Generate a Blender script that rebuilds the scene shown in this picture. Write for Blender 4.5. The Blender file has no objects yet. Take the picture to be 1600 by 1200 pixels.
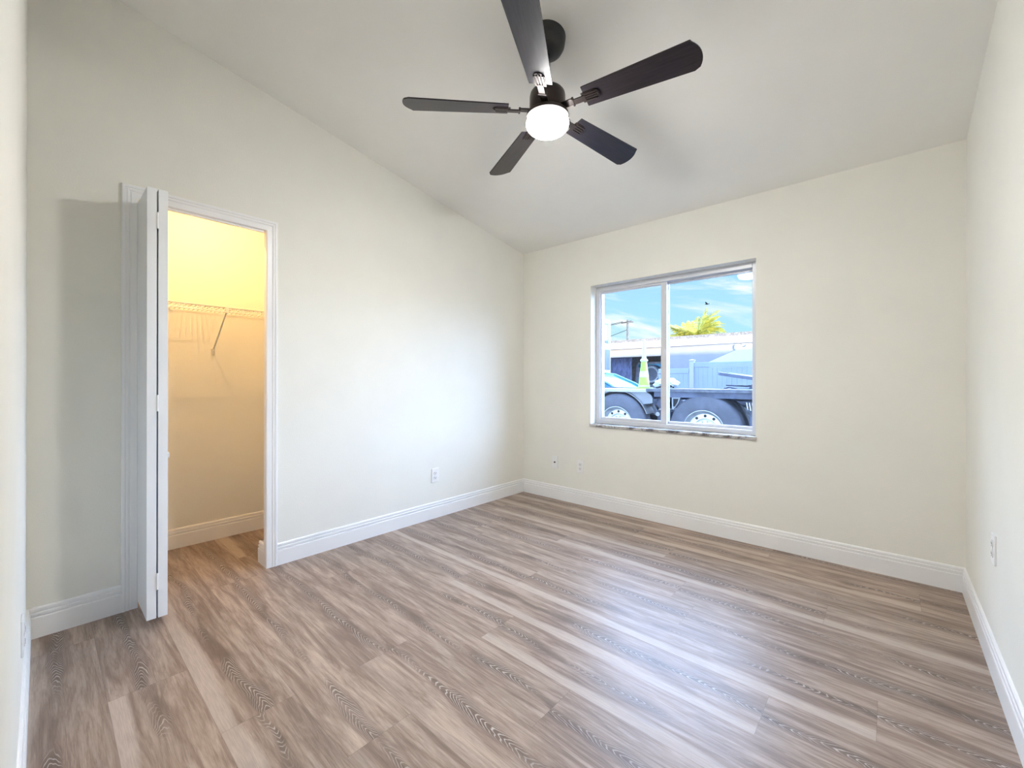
import bpy, bmesh, math, random
from mathutils import Vector, Matrix, noise
random.seed(7)
S = bpy.context.scene
COL = S.collection
PI = math.pi

# ------------------------------------------------------------------ camera
ROOM_W, ROOM_L, EAVE_Z, SLOPE = 3.111, 3.361, 2.4374, 0.180
yaw, roll = 0.7313, 0.0014
cam = bpy.data.objects.new('camera', bpy.data.cameras.new('camera'))
COL.objects.link(cam)
F_ = Vector((-math.sin(yaw), math.cos(yaw), 0)); R0 = Vector((math.cos(yaw), math.sin(yaw), 0)); U0 = Vector((0, 0, 1))
R_ = R0*math.cos(roll) + U0*math.sin(roll); U_ = -R0*math.sin(roll) + U0*math.cos(roll)
M = Matrix((R_, U_, -F_)).transposed().to_4x4(); M.translation = Vector((2.8019, -3.3195, 1.134))
cam.matrix_world = M
cam.data.sensor_width = 36; cam.data.lens = 658.43/1600*36
cam.data.shift_x = 2.25/1600; cam.data.shift_y = -4.54/1600
cam.data.clip_start = 0.01; cam.data.clip_end = 500
S.camera = cam

# ------------------------------------------------------------------ exposure
S.view_settings.view_transform = 'Standard'; S.view_settings.look = 'None'
S.view_settings.gamma = 1; S.view_settings.use_curve_mapping = False
S.view_settings.exposure = 0.32
try: S.cycles.max_bounces = 14; S.cycles.diffuse_bounces = 8; S.cycles.transparent_max_bounces = 12
except Exception: pass

GLOBE_STRENGTH = 300.0
BULB_POWER = 12.5
SUN_STRENGTH = 5.0
SKY_LOW, SKY_HIGH = 0.95, 12.5

# ------------------------------------------------------------------ sky
def N(nt, typ, **kw):
    n = nt.nodes.new(typ)
    for k, v in kw.items():
        if k.startswith('i_'): n.inputs[k[2:].replace('_', ' ')].default_value = v
        elif k.startswith('n') and k[1:].isdigit(): n.inputs[int(k[1:])].default_value = v
        else: setattr(n, k, v)
    return n
def math_(nt, op, a, b=None, c=None, clamp=False):
    n = nt.nodes.new('ShaderNodeMath'); n.operation = op; n.use_clamp = clamp
    for i, x in enumerate((a, b, c)):
        if x is None: continue
        if isinstance(x, (int, float)): n.inputs[i].default_value = x
        else: nt.links.new(x, n.inputs[i])
    return n.outputs[0]
def sstep(nt, x, lo, hi, t0=0.0, t1=1.0):
    n = nt.nodes.new('ShaderNodeMapRange'); n.interpolation_type = 'SMOOTHSTEP'
    nt.links.new(x, n.inputs[0])
    for i, v in ((1, lo), (2, hi), (3, t0), (4, t1)):
        if isinstance(v, (int, float)): n.inputs[i].default_value = v
        else: nt.links.new(v, n.inputs[i])
    return n.outputs[0]
def mixc(nt, f, a, b, mode='MIX'):
    n = nt.nodes.new('ShaderNodeMix'); n.data_type = 'RGBA'; n.blend_type = mode
    for s, x in ((n.inputs[0], f), (n.inputs[6], a), (n.inputs[7], b)):
        if isinstance(x, (int, float)): s.default_value = x
        elif isinstance(x, tuple): s.default_value = (*x, 1) if len(x) == 3 else x
        else: nt.links.new(x, s)
    return n.outputs[2]
def comb(nt, x, y, z):
    n = nt.nodes.new('ShaderNodeCombineXYZ')
    for i, v in enumerate((x, y, z)):
        if isinstance(v, (int, float)): n.inputs[i].default_value = v
        else: nt.links.new(v, n.inputs[i])
    return n.outputs[0]
def tnoise(nt, vec, scale=1.0, detail=2.0, rough=0.5, dist=0.0):
    n = nt.nodes.new('ShaderNodeTexNoise'); nt.links.new(vec, n.inputs['Vector'])
    n.inputs['Scale'].default_value = scale; n.inputs['Detail'].default_value = detail
    n.inputs['Roughness'].default_value = rough; n.inputs['Distortion'].default_value = dist
    return n.outputs['Fac']

W = bpy.data.worlds.new('sky'); S.world = W; W.use_nodes = True
nt = W.node_tree; nt.nodes.clear()
tc = nt.nodes.new('ShaderNodeTexCoord'); sp = nt.nodes.new('ShaderNodeSeparateXYZ')
nt.links.new(tc.outputs['Generated'], sp.inputs[0])
el = sp.outputs[2]
cl_v = comb(nt, math_(nt, 'MULTIPLY', sp.outputs[0], 3.0), math_(nt, 'MULTIPLY', sp.outputs[1], 3.0),
            math_(nt, 'MULTIPLY_ADD', sp.outputs[0], 3.2, math_(nt, 'MULTIPLY', el, 17.0)))
cloud = sstep(nt, tnoise(nt, cl_v, 1.0, 6, 0.55, 0.5), 0.47, 0.64)
blue = mixc(nt, sstep(nt, el, 0.0, 0.35), (0.46, 0.80, 0.92), (0.34, 0.64, 0.95))
skyc = mixc(nt, cloud, blue, (0.92, 0.97, 1.0))
high = mixc(nt, cloud, (0.45, 0.70, 1.22), (0.68, 0.87, 1.18))
# sky out of view brightened to add daylight through the window
east = math_(nt, 'MULTIPLY', sstep(nt, sp.outputs[0], -0.12, 0.15), sstep(nt, el, 0.0, 0.08))
boost = math_(nt, 'MAXIMUM', sstep(nt, el, 0.25, 0.42), east)
back = math_(nt, 'MULTIPLY', math_(nt, 'MULTIPLY', boost, sstep(nt, el, 0.92, 0.72)), sstep(nt, sp.outputs[1], 0.0, 0.35))
hi_f = math_(nt, 'MAXIMUM', sstep(nt, el, 0.22, 0.42), back)
fin = mixc(nt, hi_f, skyc, high)
stren = math_(nt, 'ADD', sstep(nt, back, 0.0, 1.0, SKY_LOW, SKY_HIGH), math_(nt, 'MULTIPLY', hi_f, 2.2))
bg = nt.nodes.new('ShaderNodeBackground'); nt.links.new(fin, bg.inputs[0]); nt.links.new(stren, bg.inputs[1])
wo = nt.nodes.new('ShaderNodeOutputWorld'); nt.links.new(bg.outputs[0], wo.inputs[0])

# ------------------------------------------------------------------ sun
sun = bpy.data.objects.new('sun', bpy.data.lights.new('sun', 'SUN')); COL.objects.link(sun)
sun.data.energy = SUN_STRENGTH; sun.data.color = (1.0, 0.86, 0.62); sun.data.angle = 0.01
sun.rotation_euler = Vector((-0.55, 0.84, -0.068)).to_track_quat('-Z', 'Y').to_euler()
# sampling guide for the sky light that enters through the window
pl = bpy.data.lights.new('window_portal', 'AREA'); pl.shape = 'RECTANGLE'; pl.size = 1.32; pl.size_y = 1.25
pl.cycles.is_portal = True
po = bpy.data.objects.new('window_portal', pl); COL.objects.link(po)
po.location = (1.455, 0.22, 1.37); po.rotation_euler = (-PI/2, 0, 0)

# ------------------------------------------------------------------ materials
MATS = {}
def mat(name, color, rough=0.5, metal=0.0, var=0.0, vscale=8.0, bump=0.0, bscale=60.0, spec=0.5, coat=0.0, stretch=(1, 1, 1), emit=None, estr=0.0):
    if name in MATS: return MATS[name]
    m = bpy.data.materials.new(name); m.use_nodes = True; nt = m.node_tree
    b = nt.nodes['Principled BSDF']
    b.inputs['Base Color'].default_value = (*color, 1); b.inputs['Roughness'].default_value = rough
    b.inputs['Metallic'].default_value = metal; b.inputs['Specular IOR Level'].default_value = spec
    b.inputs['Coat Weight'].default_value = coat; b.inputs['Coat Roughness'].default_value = 0.18
    tc = nt.nodes.new('ShaderNodeTexCoord'); mp = nt.nodes.new('ShaderNodeMapping')
    nt.links.new(tc.outputs['Object'], mp.inputs[0]); mp.inputs['Scale'].default_value = stretch
    if var > 0:
        f = tnoise(nt, mp.outputs[0], vscale, 4, 0.6)
        lo = tuple(c*(1-var) for c in color); hi = tuple(min(1, c*(1+var)) for c in color)
        nt.links.new(mixc(nt, sstep(nt, f, 0.3, 0.7), lo, hi), b.inputs['Base Color'])
    if bump > 0:
        bn = nt.nodes.new('ShaderNodeBump'); bn.inputs['Strength'].default_value = bump; bn.inputs['Distance'].default_value = 0.002
        nt.links.new(tnoise(nt, mp.outputs[0], bscale, 3, 0.5), bn.inputs['Height']); nt.links.new(bn.outputs[0], b.inputs['Normal'])
    if emit:
        b.inputs['Emission Color'].default_value = (*emit, 1); b.inputs['Emission Strength'].default_value = estr
    MATS[name] = m; return m
wall_m = mat('cream wall paint', (0.82, 0.812, 0.752), 0.62, var=0.012, vscale=3, bump=0.25, bscale=130, spec=0.3)
ceil_m = mat('ceiling paint', (0.885, 0.88, 0.845), 0.8, var=0.01, vscale=3, bump=0.2, bscale=130, spec=0.2)
trim_m = mat('white trim paint', (0.86, 0.86, 0.86), 0.35, var=0.01, vscale=6)
door_m = mat('white door paint', (0.86, 0.87, 0.88), 0.4, var=0.01, vscale=5)
vinyl_m = mat('white window vinyl', (0.64, 0.65, 0.68), 0.3, var=0.01, vscale=6)
plate_m = mat('white wall plate', (0.84, 0.84, 0.83), 0.3, var=0.01, vscale=20)
plate_g = mat('wall plate socket', (0.78, 0.78, 0.77), 0.35, var=0.01, vscale=20)
dark_slot = mat('dark slot', (0.03, 0.03, 0.03), 0.5, var=0.1)
wire_m = mat('white coated wire', (0.82, 0.80, 0.74), 0.35, var=0.02)
blade_m = mat('espresso blade', (0.018, 0.014, 0.018), 0.40, var=0.3, vscale=6, stretch=(1, 14, 1), spec=0.22, coat=0.4)
bronze_m = mat('dark bronze metal', (0.045, 0.035, 0.033), 0.32, 0.6, var=0.15, vscale=20)
steel_m = mat('brushed nickel', (0.72, 0.71, 0.70), 0.3, 1.0, var=0.05, vscale=40)
canopy_m = mat('black canopy metal', (0.03, 0.03, 0.03), 0.5, 0.2, var=0.15)

def glow(name, color, strength):
    m = bpy.data.materials.new(name); m.use_nodes = True; nt = m.node_tree; nt.nodes.clear()
    e = nt.nodes.new('ShaderNodeEmission'); e.inputs[0].default_value = (*color, 1)
    ge = nt.nodes.new('ShaderNodeNewGeometry'); s_ = nt.nodes.new('ShaderNodeSeparateXYZ'); nt.links.new(ge.outputs['Normal'], s_.inputs[0])
    dn = sstep(nt, math_(nt, 'MULTIPLY', s_.outputs[2], -1.0), -0.1, 0.9, 0.06, 1.0)      # sides of the bowl dimmed to keep blade shadows off the ceiling
    nt.links.new(math_(nt, 'MULTIPLY', dn, strength), e.inputs[1])
    o = nt.nodes.new('ShaderNodeOutputMaterial'); nt.links.new(e.outputs[0], o.inputs[0]); return m
globe_m = glow('lit opal glass', (1.0, 0.985, 0.96), GLOBE_STRENGTH)
def glass_mat(name, tint=(1, 1, 1), refl=1.0, rough=0.0):
    m = bpy.data.materials.new(name); m.use_nodes = True; nt = m.node_tree; nt.nodes.clear()
    t = nt.nodes.new('ShaderNodeBsdfTransparent'); t.inputs[0].default_value = (*tint, 1)
    g = nt.nodes.new('ShaderNodeBsdfGlossy'); g.inputs['Roughness'].default_value = rough
    fr = nt.nodes.new('ShaderNodeFresnel'); fr.inputs[0].default_value = 1.45
    ge = nt.nodes.new('ShaderNodeNewGeometry'); front = math_(nt, 'SUBTRACT', 1.0, ge.outputs['Backfacing'])
    mx = nt.nodes.new('ShaderNodeMixShader'); nt.links.new(math_(nt, 'MULTIPLY', math_(nt, 'MULTIPLY', fr.outputs[0], refl), front), mx.inputs[0])
    nt.links.new(t.outputs[0], mx.inputs[1]); nt.links.new(g.outputs[0], mx.inputs[2])
    o = nt.nodes.new('ShaderNodeOutputMaterial'); nt.links.new(mx.outputs[0], o.inputs[0]); return m
glass_m = glass_mat('window glass', (0.97, 0.985, 0.98), 0.6)

def marble():
    m = bpy.data.materials.new('grey marble'); m.use_nodes = True; nt = m.node_tree; b = nt.nodes['Principled BSDF']
    tc = nt.nodes.new('ShaderNodeTexCoord')
    f = tnoise(nt, tc.outputs['Object'], 9, 8, 0.7, 1.2)
    c = mixc(nt, sstep(nt, f, 0.42, 0.58), (0.12, 0.10, 0.10), (0.52, 0.50, 0.49))
    nt.links.new(c, b.inputs['Base Color']); b.inputs['Roughness'].default_value = 0.25; return m
marble_m = marble()

def floor_mat():
    m = bpy.data.materials.new('vinyl plank floor'); m.use_nodes = True; nt = m.node_tree; b = nt.nodes['Principled BSDF']
    uvn = nt.nodes.new('ShaderNodeUVMap'); uvn.uv_map = 'plank'
    s = nt.nodes.new('ShaderNodeSeparateXYZ'); nt.links.new(uvn.outputs[0], s.inputs[0]); u, v = s.outputs[0], s.outputs[1]
    at = nt.nodes.new('ShaderNodeAttribute'); at.attribute_name = 'plank_tone'
    sc = nt.nodes.new('ShaderNodeSeparateColor'); nt.links.new(at.outputs['Color'], sc.inputs[0]); pr, pg, pb = sc.outputs
    seed = math_(nt, 'MULTIPLY', pr, 57.0); seed2 = math_(nt, 'MULTIPLY', pg, 91.0)
    vm = math_(nt, 'MULTIPLY', v, 0.2286)
    def n2(su, sv, sd, detail=3, rough=0.55, dist=0.0):
        return tnoise(nt, comb(nt, math_(nt, 'MULTIPLY', u, su), math_(nt, 'MULTIPLY', vm, sv), sd), 1.0, detail, rough, dist)
    low = n2(2.2, 21, seed, 5, 0.65, 0.8)
    mid = n2(6, 70, seed2, 5, 0.65, 0.5)
    fine = n2(14, 330, seed, 3, 0.6)
    col = mixc(nt, sstep(nt, low, 0.30, 0.68), (0.190, 0.131, 0.100), (0.425, 0.328, 0.266))
    col = mixc(nt, math_(nt, 'MULTIPLY', sstep(nt, mid, 0.42, 0.70), 0.62), col, (0.175, 0.120, 0.092))
    # pale sap-wood strip along one edge
    edge = math_(nt, 'ADD', v, math_(nt, 'MULTIPLY', math_(nt, 'SUBTRACT', n2(1.5, 0, seed2, 2), 0.5), 0.3))
    pale = math_(nt, 'MULTIPLY', sstep(nt, edge, 0.26, 0.17), sstep(nt, pb, 0.15, 0.3))
    col = mixc(nt, math_(nt, 'MULTIPLY', pale, 0.75), col, (0.475, 0.39, 0.335))
    # heart-wood streak with limed cathedral grain
    wander = math_(nt, 'MULTIPLY', math_(nt, 'SUBTRACT', n2(1.7, 0, seed, 2), 0.5), 0.55)
    vc = math_(nt, 'ADD', math_(nt, 'MULTIPLY_ADD', math_(nt, 'SUBTRACT', pg, 0.5), 0.22, 0.56), wander)
    dv = math_(nt, 'MULTIPLY', math_(nt, 'SUBTRACT', v, vc), 0.2286)
    wob = math_(nt, 'MULTIPLY', math_(nt, 'SUBTRACT', n2(9, 45, seed2, 3), 0.5), 0.03)
    ad = math_(nt, 'ABSOLUTE', math_(nt, 'ADD', dv, wob))
    wid = sstep(nt, n2(2.6, 0, seed2, 2), 0.30, 0.72, 0.016, 0.056)
    mask = sstep(nt, ad, wid, math_(nt, 'MULTIPLY', wid, 0.25))
    patch = sstep(nt, n2(2.2, 4, seed, 2), 0.32, 0.54)
    mask = math_(nt, 'MULTIPLY', mask, math_(nt, 'MULTIPLY_ADD', patch, 0.8, 0.2))
    sgn = math_(nt, 'MULTIPLY_ADD', math_(nt, 'GREATER_THAN', pb, 0.5), 2.0, -1.0)
    par = math_(nt, 'MULTIPLY', math_(nt, 'POWER', math_(nt, 'ABSOLUTE', math_(nt, 'DIVIDE', dv, 0.0115)), 1.5), sgn)
    g = math_(nt, 'ADD', math_(nt, 'MULTIPLY', u, 36.0), par)
    g = math_(nt, 'ADD', g, math_(nt, 'MULTIPLY', n2(6, 30, seed, 2), 4.5))
    tri = math_(nt, 'MULTIPLY', math_(nt, 'ABSOLUTE', math_(nt, 'SUBTRACT', math_(nt, 'FRACT', g), 0.5)), 2.0)
    line = sstep(nt, tri, 0.60, 0.95)
    col = mixc(nt, math_(nt, 'MULTIPLY', mask, 0.80), col, (0.115, 0.074, 0.056))
    core = sstep(nt, ad, math_(nt, 'MULTIPLY', wid, 0.75), math_(nt, 'MULTIPLY', wid, 0.3))
    lm = math_(nt, 'MULTIPLY', math_(nt, 'MULTIPLY', core, line), math_(nt, 'MULTIPLY', patch, sstep(nt, n2(3, 10, seed2, 2), 0.36, 0.52)))
    col = mixc(nt, math_(nt, 'MULTIPLY', lm, 0.74), col, (0.58, 0.52, 0.475))
    # fine pores and plank-to-plank tone
    col = mixc(nt, 1.0, col, comb3(nt, sstep(nt, fine, 0.25, 0.75, 0.86, 1.12)), 'MULTIPLY')
    tone = sstep(nt, pr, 0.0, 1.0, 0.93, 1.07)
    col = mixc(nt, 1.0, col, comb3(nt, tone), 'MULTIPLY')
    ev = math_(nt, 'MINIMUM', vm, math_(nt, 'SUBTRACT', 0.2286, vm))
    eu = math_(nt, 'MINIMUM', u, math_(nt, 'SUBTRACT', 1.524, u))
    seam = sstep(nt, math_(nt, 'MINIMUM', ev, eu), 0.0005, 0.0015)
    col = mixc(nt, seam, mixc(nt, 0.35, col, (0.10, 0.075, 0.06)), col)
    nt.links.new(col, b.inputs['Base Color'])
    nt.links.new(sstep(nt, mid, 0.2, 0.8, 0.36, 0.46), b.inputs['Roughness'])
    b.inputs['Specular IOR Level'].default_value = 0.48
    bn = nt.nodes.new('ShaderNodeBump'); bn.inputs['Strength'].default_value = 0.12; bn.inputs['Distance'].default_value = 0.0015
    nt.links.new(math_(nt, 'ADD', fine, mid), bn.inputs['Height']); nt.links.new(bn.outputs[0], b.inputs['Normal'])
    return m
def comb3(nt, x):
    n = nt.nodes.new('ShaderNodeCombineColor')
    for i in range(3): nt.links.new(x, n.inputs[i])
    return n.outputs[0]

# ------------------------------------------------------------------ mesh helpers
def bm_box(bm, x0, x1, y0, y1, z0, z1, mtx=None):
    vs = [bm.verts.new((x, y, z)) for x in (x0, x1) for y in (y0, y1) for z in (z0, z1)]
    for f in ((0, 1, 3, 2), (4, 6, 7, 5), (0, 4, 5, 1), (2, 3, 7, 6), (0, 2, 6, 4), (1, 5, 7, 3)):
        bm.faces.new([vs[i] for i in f])
    if mtx is not None: bmesh.ops.transform(bm, matrix=mtx, verts=vs)
    return vs
def bm_prism(bm, pts, axis, a, b, mtx=None):
    """closed polygon pts (2-D) extruded along axis 'x'|'y'|'z' from a to b"""
    def P(p, t): return {'x': (t, p[0], p[1]), 'y': (p[0], t, p[1]), 'z': (p[0], p[1], t)}[axis]
    A = [bm.verts.new(P(p, a)) for p in pts]; B = [bm.verts.new(P(p, b)) for p in pts]
    n = len(pts)
    bm.faces.new(A); bm.faces.new(B[::-1])
    for i in range(n): bm.faces.new((A[i], B[i], B[(i+1) % n], A[(i+1) % n]))
    if mtx is not None: bmesh.ops.transform(bm, matrix=mtx, verts=A+B)
    return A+B
def bm_lathe(bm, prof, seg=48, mtx=None, cap=True):
    """prof = [(r, z)] turned round z"""
    rings = []; allv = []
    for r, z in prof:
        if r < 1e-6: ring = [bm.verts.new((0, 0, z))]
        else: ring = [bm.verts.new((r*math.cos(2*PI*i/seg), r*math.sin(2*PI*i/seg), z)) for i in range(seg)]
        rings.append(ring); allv += ring
    for a, b in zip(rings, rings[1:]):
        if len(a) == 1 and len(b) == 1: continue
        for i in range(seg):
            j = (i+1) % seg
            if len(a) == 1: bm.faces.new((a[0], b[i], b[j]))
            elif len(b) == 1: bm.faces.new((a[i], b[0], a[j]))
            else: bm.faces.new((a[i], b[i], b[j], a[j]))
    if cap:
        for ring in (rings[0], rings[-1]):
            if len(ring) > 2:
                try: bm.faces.new(ring)
                except ValueError: pass
    if mtx is not None: bmesh.ops.transform(bm, matrix=mtx, verts=allv)
    return allv
def bm_tube(bm, pts, r, seg=8, closed=False):
    pts = [Vector(p) for p in pts]; rings = []
    n = len(pts)
    prev = None
    for i, p in enumerate(pts):
        if closed: d = pts[(i+1) % n]-pts[i-1]
        else: d = pts[min(i+1, n-1)]-pts[max(i-1, 0)]
        d.normalize()
        if prev is None:
            a = Vector((0, 0, 1)) if abs(d.z) < 0.9 else Vector((1, 0, 0)); e1 = d.cross(a).normalized()
        else: e1 = (prev - d*prev.dot(d)).normalized()
        prev = e1; e2 = d.cross(e1)
        rr = r[i] if isinstance(r, (list, tuple)) else r
        rings.append([bm.verts.new(p + e1*rr*math.cos(2*PI*k/seg) + e2*rr*math.sin(2*PI*k/seg)) for k in range(seg)])
    pairs = list(zip(rings, rings[1:])) + ([(rings[-1], rings[0])] if closed else [])
    for a, b in pairs:
        for k in range(seg): bm.faces.new((a[k], b[k], b[(k+1) % seg], a[(k+1) % seg]))
    if not closed: bm.faces.new(rings[0]); bm.faces.new(rings[-1])
def bm_sweep(bm, prof, a, b, out):
    """baseboard / casing: profile (off-wall, along-up) between a and b; out = (off direction, up direction)"""
    o, up = Vector(out[0]), Vector(out[1])
    A = [bm.verts.new(Vector(a)+o*p[0]+up*p[1]) for p in prof]; B = [bm.verts.new(Vector(b)+o*p[0]+up*p[1]) for p in prof]
    n = len(prof); bm.faces.new(A); bm.faces.new(B[::-1])
    for i in range(n): bm.faces.new((A[i], B[i], B[(i+1) % n], A[(i+1) % n]))
def obj(name, bm, m, parent=None, bevel=0.0, smooth=False, seg=2):
    bmesh.ops.recalc_face_normals(bm, faces=bm.faces)
    if bevel > 0:
        es = [e for e in bm.edges if len(e.link_faces) == 2 and e.calc_face_angle(0) > 0.5]
        bmesh.ops.bevel(bm, geom=es, offset=bevel, segments=seg, affect='EDGES', profile=0.6, clamp_overlap=True)
    me = bpy.data.meshes.new(name); bm.to_mesh(me); bm.free()
    if smooth:
        me.polygons.foreach_set('use_smooth', [True]*len(me.polygons))
        try: me.set_sharp_from_angle(angle=math.radians(38))
        except Exception: pass
    me.materials.append(m)
    o = bpy.data.objects.new(name, me); COL.objects.link(o)
    if parent: o.parent = parent
    return o
def tag(o, label, cat, group=None, kind=None):
    o['label'] = label; o['category'] = cat
    if group: o['group'] = group
    if kind: o['kind'] = kind
    return o
def thing(name, label, cat, loc=(0, 0, 0), rz=0.0, group=None):
    o = bpy.data.objects.new(name, None); COL.objects.link(o); o.location = loc; o.rotation_euler = (0, 0, rz)
    o.empty_display_size = 0.1
    return tag(o, label, cat, group)
def struct(o, label=None, cat=None):
    o['kind'] = 'structure'
    if label: o['label'] = label
    if cat: o['category'] = cat
    return o
def BM(): return bmesh.new()
def box(name, x0, x1, y0, y1, z0, z1, m, parent=None, bevel=0.0):
    bm = BM(); bm_box(bm, x0, x1, y0, y1, z0, z1); return obj(name, bm, m, parent, bevel)
def zc(y): return EAVE_Z - SLOPE*y

# ------------------------------------------------------------------ room shell
T = 0.12
D0, D1, DH = -2.995, -2.412, 2.04            # closet doorway
WX0, WX1, WZ0, WZ1 = 0.797, 2.114, 0.748, 1.994   # window opening
CX, CY0, CY1 = -0.79, -3.3495, -1.90         # closet back wall and its ends
# floor: planks laid out one by one so that joints fall where they do in the room
bm = BM(); uvl = bm.loops.layers.uv.new('plank'); cll = bm.loops.layers.color.new('plank_tone')
PW, PLEN = 0.2286, 1.524
joints = {-7: 0.2, -6: 0.755, -5: 1.207, -4: 1.59, -3: 1.237, -2: 0.41, -1: 1.46, 0: 2.482, 1: 1.25, 2: 0.55, 3: 1.95, 4: 1.05, 5: 0.2, 6: 1.4, 7: 0.7, 8: 2.2}
XA, XB, YA, YB = CX-0.05, ROOM_W+0.06, -ROOM_L-0.06, 0.06
for k in range(-8, 9):
    ya = -1.79+PW*k; yb = ya+PW
    if yb < YA or ya > YB: continue
    j = joints.get(k, random.random()*1.5)
    x = j - PLEN*4
    while x < XB:
        xa, xb = x, x+PLEN; x += PLEN
        if xb < XA: continue
        ca, cb, da, db = max(xa, XA), min(xb, XB), max(ya, YA), min(yb, YB)
        vs = [bm.verts.new(p) for p in ((ca, da, 0), (cb, da, 0), (cb, db, 0), (ca, db, 0))]
        f = bm.faces.new(vs)
        tone = (random.random(), random.random(), random.random(), 1)
        for l in f.loops:
            c = l.vert.co; l[uvl].uv = (c.x-xa, (c.y-ya)/PW); l[cll] = tone
bm_box(bm, XA, XB, YA, YB, -0.12, -0.002)
struct(obj('floor', bm, floor_mat()))
# ceiling slab following the roof pitch
bm = BM(); yA, yB = 0.20, -ROOM_L-T
bm_prism(bm, [(yA, zc(yA)), (yB, zc(yB)), (yB, zc(yB)+0.1), (yA, zc(yA)+0.1)], 'x', -T, ROOM_W+T)
struct(obj('ceiling', bm, ceil_m))
# closet wall (left) with its doorway
bm = BM()
for y0, y1, zb in ((-ROOM_L-T, D0-0.02, 0), (D0-0.02, D1+0.045, DH+0.045), (D1+0.045, 0.0, 0)):
    bm_prism(bm, [(y0, zb), (y1, zb), (y1, zc(y1)), (y0, zc(y0))], 'x', -T, 0)
struct(obj('wall_left', bm, wall_m))
# window wall (back)
bm = BM()
def yz(x0, x1, z0, z1=None):
    if z1 is None: bm_prism(bm, [(0, z0), (0.2, z0), (0.2, zc(0.2)), (0, zc(0))], 'x', x0, x1)
    else: bm_box(bm, x0, x1, 0, 0.2, z0, z1)
yz(-T, WX0, -0.12); yz(WX1, ROOM_W+T, -0.12); yz(WX0, WX1, -0.12, WZ0-0.022); yz(WX0, WX1, WZ1)
struct(obj('wall_back', bm, wall_m))
bm = BM(); bm_prism(bm, [(0, 0), (-ROOM_L-T, 0), (-ROOM_L-T, zc(-ROOM_L-T)), (0, zc(0))], 'x', ROOM_W, ROOM_W+T)
struct(obj('wall_right', bm, wall_m))
bm = BM(); bm_prism(bm, [(-ROOM_L, 0), (-ROOM_L-T, 0), (-ROOM_L-T, zc(-ROOM_L-T)), (-ROOM_L, zc(-ROOM_L))], 'x', 0, ROOM_W)
struct(obj('wall_front', bm, wall_m))
# closet shell
struct(box('wall_closet_back', CX-0.1, CX, CY0-0.1, CY1+0.1, 0, 2.44, wall_m))
struct(box('wall_closet_near', CX, -T, CY0-0.1, CY0, 0, 2.44, wall_m))
struct(box('wall_closet_far', CX, -T, CY1, CY1+0.1, 0, 2.44, wall_m))
struct(box('ceiling_closet', CX-0.1, -T, CY0-0.1, CY1+0.1, 2.44, 2.54, ceil_m))

# baseboards: tall board with a double stepped top
BP = [(0, 0), (0.014, 0), (0.014, 0.088), (0.0125, 0.0915), (0.0072, 0.0925), (0.0072, 0.0985), (0.0120, 0.0995), (0.0120, 0.108),
      (0.0110, 0.1105), (0.0055, 0.1115), (0.0055, 0.1175), (0.0095, 0.1185), (0.0085, 0.127), (0.004, 0.1325), (0, 0.1335)]
UP = (0, 0, 1)
CW = 0.062
bm = BM()
bm_sweep(bm, BP, (0, -ROOM_L, 0), (0, D0-CW, 0), ((1, 0, 0), UP)); bm_sweep(bm, BP, (0, D1+CW, 0), (0, 0, 0), ((1, 0, 0), UP))
struct(obj('baseboard_left', bm, trim_m))
bm = BM(); bm_sweep(bm, BP, (0, 0, 0), (ROOM_W, 0, 0), ((0, -1, 0), UP)); struct(obj('baseboard_back', bm, trim_m))
bm = BM(); bm_sweep(bm, BP, (ROOM_W, 0, 0), (ROOM_W, -ROOM_L, 0), ((-1, 0, 0), UP)); struct(obj('baseboard_right', bm, trim_m))
bm = BM(); bm_sweep(bm, BP, (0, -ROOM_L, 0), (ROOM_W, -ROOM_L, 0), ((0, 1, 0), UP)); struct(obj('baseboard_front', bm, trim_m))
bm = BM(); bm_sweep(bm, BP, (CX, CY0, 0), (CX, CY1, 0), ((1, 0, 0), UP))
bm_sweep(bm, BP, (CX, CY1, 0), (-T, CY1, 0), ((0, -1, 0), UP)); bm_sweep(bm, BP, (-T, CY1, 0), (-T, D1+0.014, 0), ((-1, 0, 0), UP))
bm_sweep(bm, BP, (-T-0.014, D1+0.014, 0), (-0.031, D1+0.014, 0), ((0, -1, 0), UP)); bm_box(bm, -T-0.010, -0.031, D1+0.0135, D1+0.046, 0, 0.12)
struct(obj('baseboard_closet', bm, trim_m))

# door casing with stepped outer edge, and jamb lining
CP = [(0, 0), (0.010, 0), (0.0125, 0.004), (0.0125, 0.026), (0.0105, 0.028), (0.0105, 0.032), (0.0135, 0.034), (0.0150, 0.040),
      (0.0130, 0.043), (0.0130, 0.047), (0.0165, 0.049), (0.0165, 0.058), (0.014, CW), (0, CW)]
bm = BM()
ox = Vector((1, 0, 0))
def casing(a, b, up): bm_sweep(bm, CP, a, b, ((1, 0, 0), up))
# mitred casing: rings at four corners
corners = [((0, D1, 0), (0, 1, 0)), ((0, D1, DH), (0, 1, 1)), ((0, D0, DH), (0, -1, 1)), ((0, D0, 0), (0, -1, 0))]
rings = []
for c, up in corners:
    rings.append([bm.verts.new(Vector(c)+ox*p[0]+Vector(up)*p[1]) for p in CP])
for a, b in zip(rings, rings[1:]):
    for i in range(len(CP)): bm.faces.new((a[i], b[i], b[(i+1) % len(CP)], a[(i+1) % len(CP)]))
bm.faces.new(rings[0]); bm.faces.new(rings[-1])
struct(obj('trim_1', bm, trim_m))
bm = BM()
bm_box(bm, -0.030, 0.0, D1, D1+0.045, 0, DH); bm_box(bm, -T-0.001, 0.0, D0-0.02, D0, 0, DH); bm_box(bm, -0.055, 0.0, D0-0.02, D1+0.045, DH, DH+0.045)
struct(obj('trim_2', bm, trim_m))

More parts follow.
